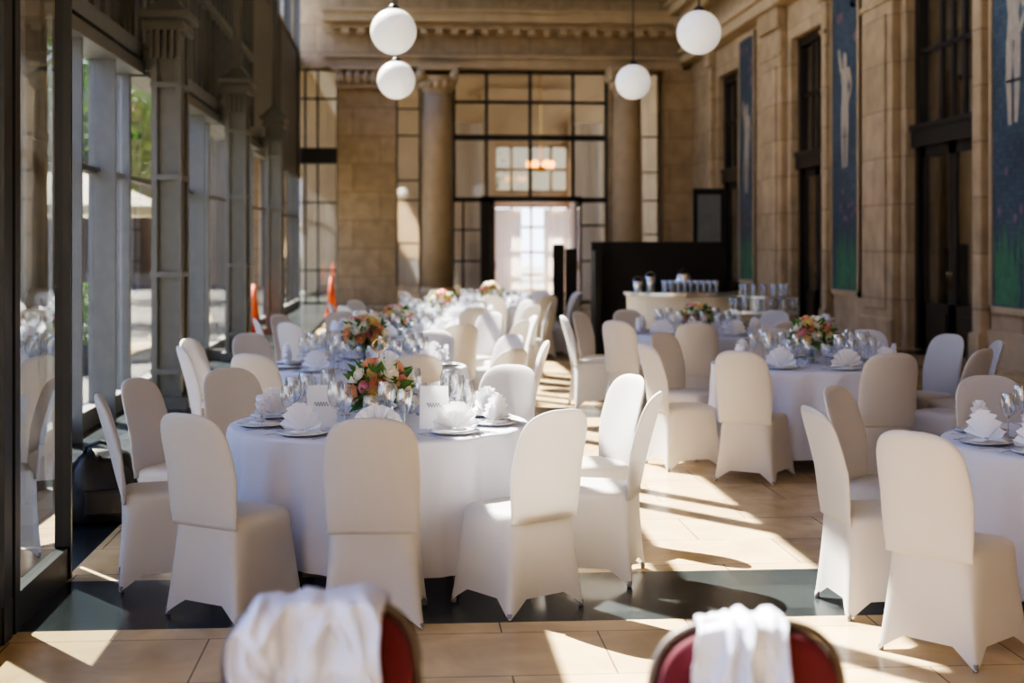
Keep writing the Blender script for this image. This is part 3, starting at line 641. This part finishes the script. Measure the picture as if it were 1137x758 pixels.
# ---------- foreground chairs ----------
def fchair(px,d,ztop,rz,label):
    x,y=P(px,d); t=thing('upholstered_chair',label,'chair',(x,y,0),rz,'burgundy chairs in the foreground')
    def outline(w,z0,z1,n=28):
        pts=[(-w,z0)]
        for i in range(n+1):
            a=PI-PI*i/n; cx=math.cos(a); sx=math.sin(a); pts.append((w*math.copysign(abs(cx)**.62,cx),z1-.17+.17*abs(sx)**.75))
        pts.append((w,z0)); return pts
    b=B(); o=outline(.192,.5,ztop-.01); rings=[]
    for yy,s in ((-.035,.9),(-.03,.97),(-.015,1),(.01,1),(.03,.95),(.04,.8)): rings.append([(p[0]*s,yy,.72+(p[1]-.72)*s) for p in o])
    loft(b,rings); obj('backrest',b,'burg',t,True)
    b=B(); o=outline(.2,.0,ztop); tube(b,[(p[0],0,p[1]) for p in [(-.2,.0),(-.2,.3)]+o[1:-1]+[(.2,.3),(.2,0)]],.010,10); obj('back_frame',b,'frame',t,True)
    b=B(); box(b,-.21,.21,-.0,.42,.42,.48,.02); obj('seat',b,'burg',t,True)
    for s in (-1,1):
        b=B(); tube(b,[(s*.18,.4,.42),(s*.2,.42,.0)],.012); obj('leg',b,'frame',t,True)
    return t
fc1=fchair(357,2.95,.962,.02,'burgundy chair with white cloth, lower left foreground'); fc2=fchair(829,2.95,.915,-.05,'burgundy chair with white cloth, lower right foreground')
def drape(ch,u0,u1,ztop,zfront,seed,label,bulk=.02,arcw=.2):
    b=B(); nu,nv=140,100; rings=[]
    for j in range(nv+1):
        v=j/nv; row=[]
        for i in range(nu+1):
            u=i/nu; x=u0+(u1-u0)*u
            zt=ztop-.17+.17*max(0,1-min(1,abs(x)/arcw)**2.6)**.45+.001
            L1=zt-zfront; L2=.25; s=v*(L1+.1+L2)
            if s<L1: yy=-.05; z=zfront+s
            elif s<L1+.1: a=(s-L1)/.1*PI; yy=-.05*math.cos(a); z=zt+.010*math.sin(a)
            else: yy=.056; z=zt-(s-L1-.1)
            ph=u*15+6*noise.noise((u*2.2,v*3.2,seed))+3*(v-.6)*math.sin(u*6+seed)
            f=math.sin(ph); f=math.copysign(abs(f)**.7,f)
            rd=1-2*abs(noise.noise((u*6+v*2,v*8,seed+7)))
            nn=noise.noise((u*3,v*5,seed+3))*1.1+(rd-.6)*.9+noise.noise((u*14,v*18,seed+1))*.3
            off=max(0,bulk*(.55*f+1.05*nn)+bulk*.7); sg=-1 if s<L1+.05 else 1
            cr=math.exp(-((s-L1-.05)/.05)**2)
            x2=x+.035*noise.noise((u*1.5,v*3.5,seed+9))
            row.append((x2,yy+sg*off*(1-.4*cr),z+cr*off*.3))
        rings.append(row)
    loft(b,rings,False,False,False); o=tag(obj('draped_cloth',b,'drape',None,True),label,'cloth','white cloths on the foreground chairs'); o.location=ch.location; o.rotation_euler=ch.rotation_euler
    md=o.modifiers.new('s','SOLIDIFY'); md.thickness=.002; return o
drape(fc1,-.17,.118,.962,.55,2,'crumpled white cloth over the left foreground chair',.030); drape(fc2,-.105,.088,.915,.5,11,'crumpled white cloth over the right foreground chair',.026)

# ---------- light ----------
w=bpy.data.worlds.new('w'); bpy.context.scene.world=w; w.use_nodes=True; nt=w.node_tree; N=nt.nodes; L=nt.links
bg=N['Background']; tc=N.new('ShaderNodeTexCoord'); s=N.new('ShaderNodeSeparateXYZ'); L.new(tc.outputs['Generated'],s.inputs[0]); cr=N.new('ShaderNodeValToRGB'); L.new(s.outputs[2],cr.inputs[0])
cr.color_ramp.elements[0].color=(.78,.86,1,1); cr.color_ramp.elements[0].position=0; cr.color_ramp.elements[1].color=(.24,.40,1,1); cr.color_ramp.elements[1].position=.55
L.new(cr.outputs[0],bg.inputs[0]); bg.inputs[1].default_value=4.8
sl=bpy.data.lights.new('sun','SUN'); sl.energy=66; sl.angle=.005; sl.color=(1,.94,.83); so=bpy.data.objects.new('sun',sl); C.objects.link(so); so.location=(-20,30,30)
so.rotation_euler=Vector((.386,-.514,-.766)).to_track_quat('-Z','Y').to_euler()
# ---------- camera ----------
cam=bpy.data.cameras.new('cam'); co=bpy.data.objects.new('cam',cam); C.objects.link(co); co.location=(0,0,H); co.rotation_euler=(PI/2,0,-yaw)
cam.sensor_width=36; cam.lens=36*F/1137; cam.shift_y=-(379-YH)/1137; cam.clip_end=300
cam.dof.use_dof=True; cam.dof.focus_distance=7.0; cam.dof.aperture_fstop=1.9
sc=bpy.context.scene; sc.camera=co
sc.view_settings.view_transform='AgX'; sc.view_settings.look='AgX - High Contrast'; sc.view_settings.exposure=-.2
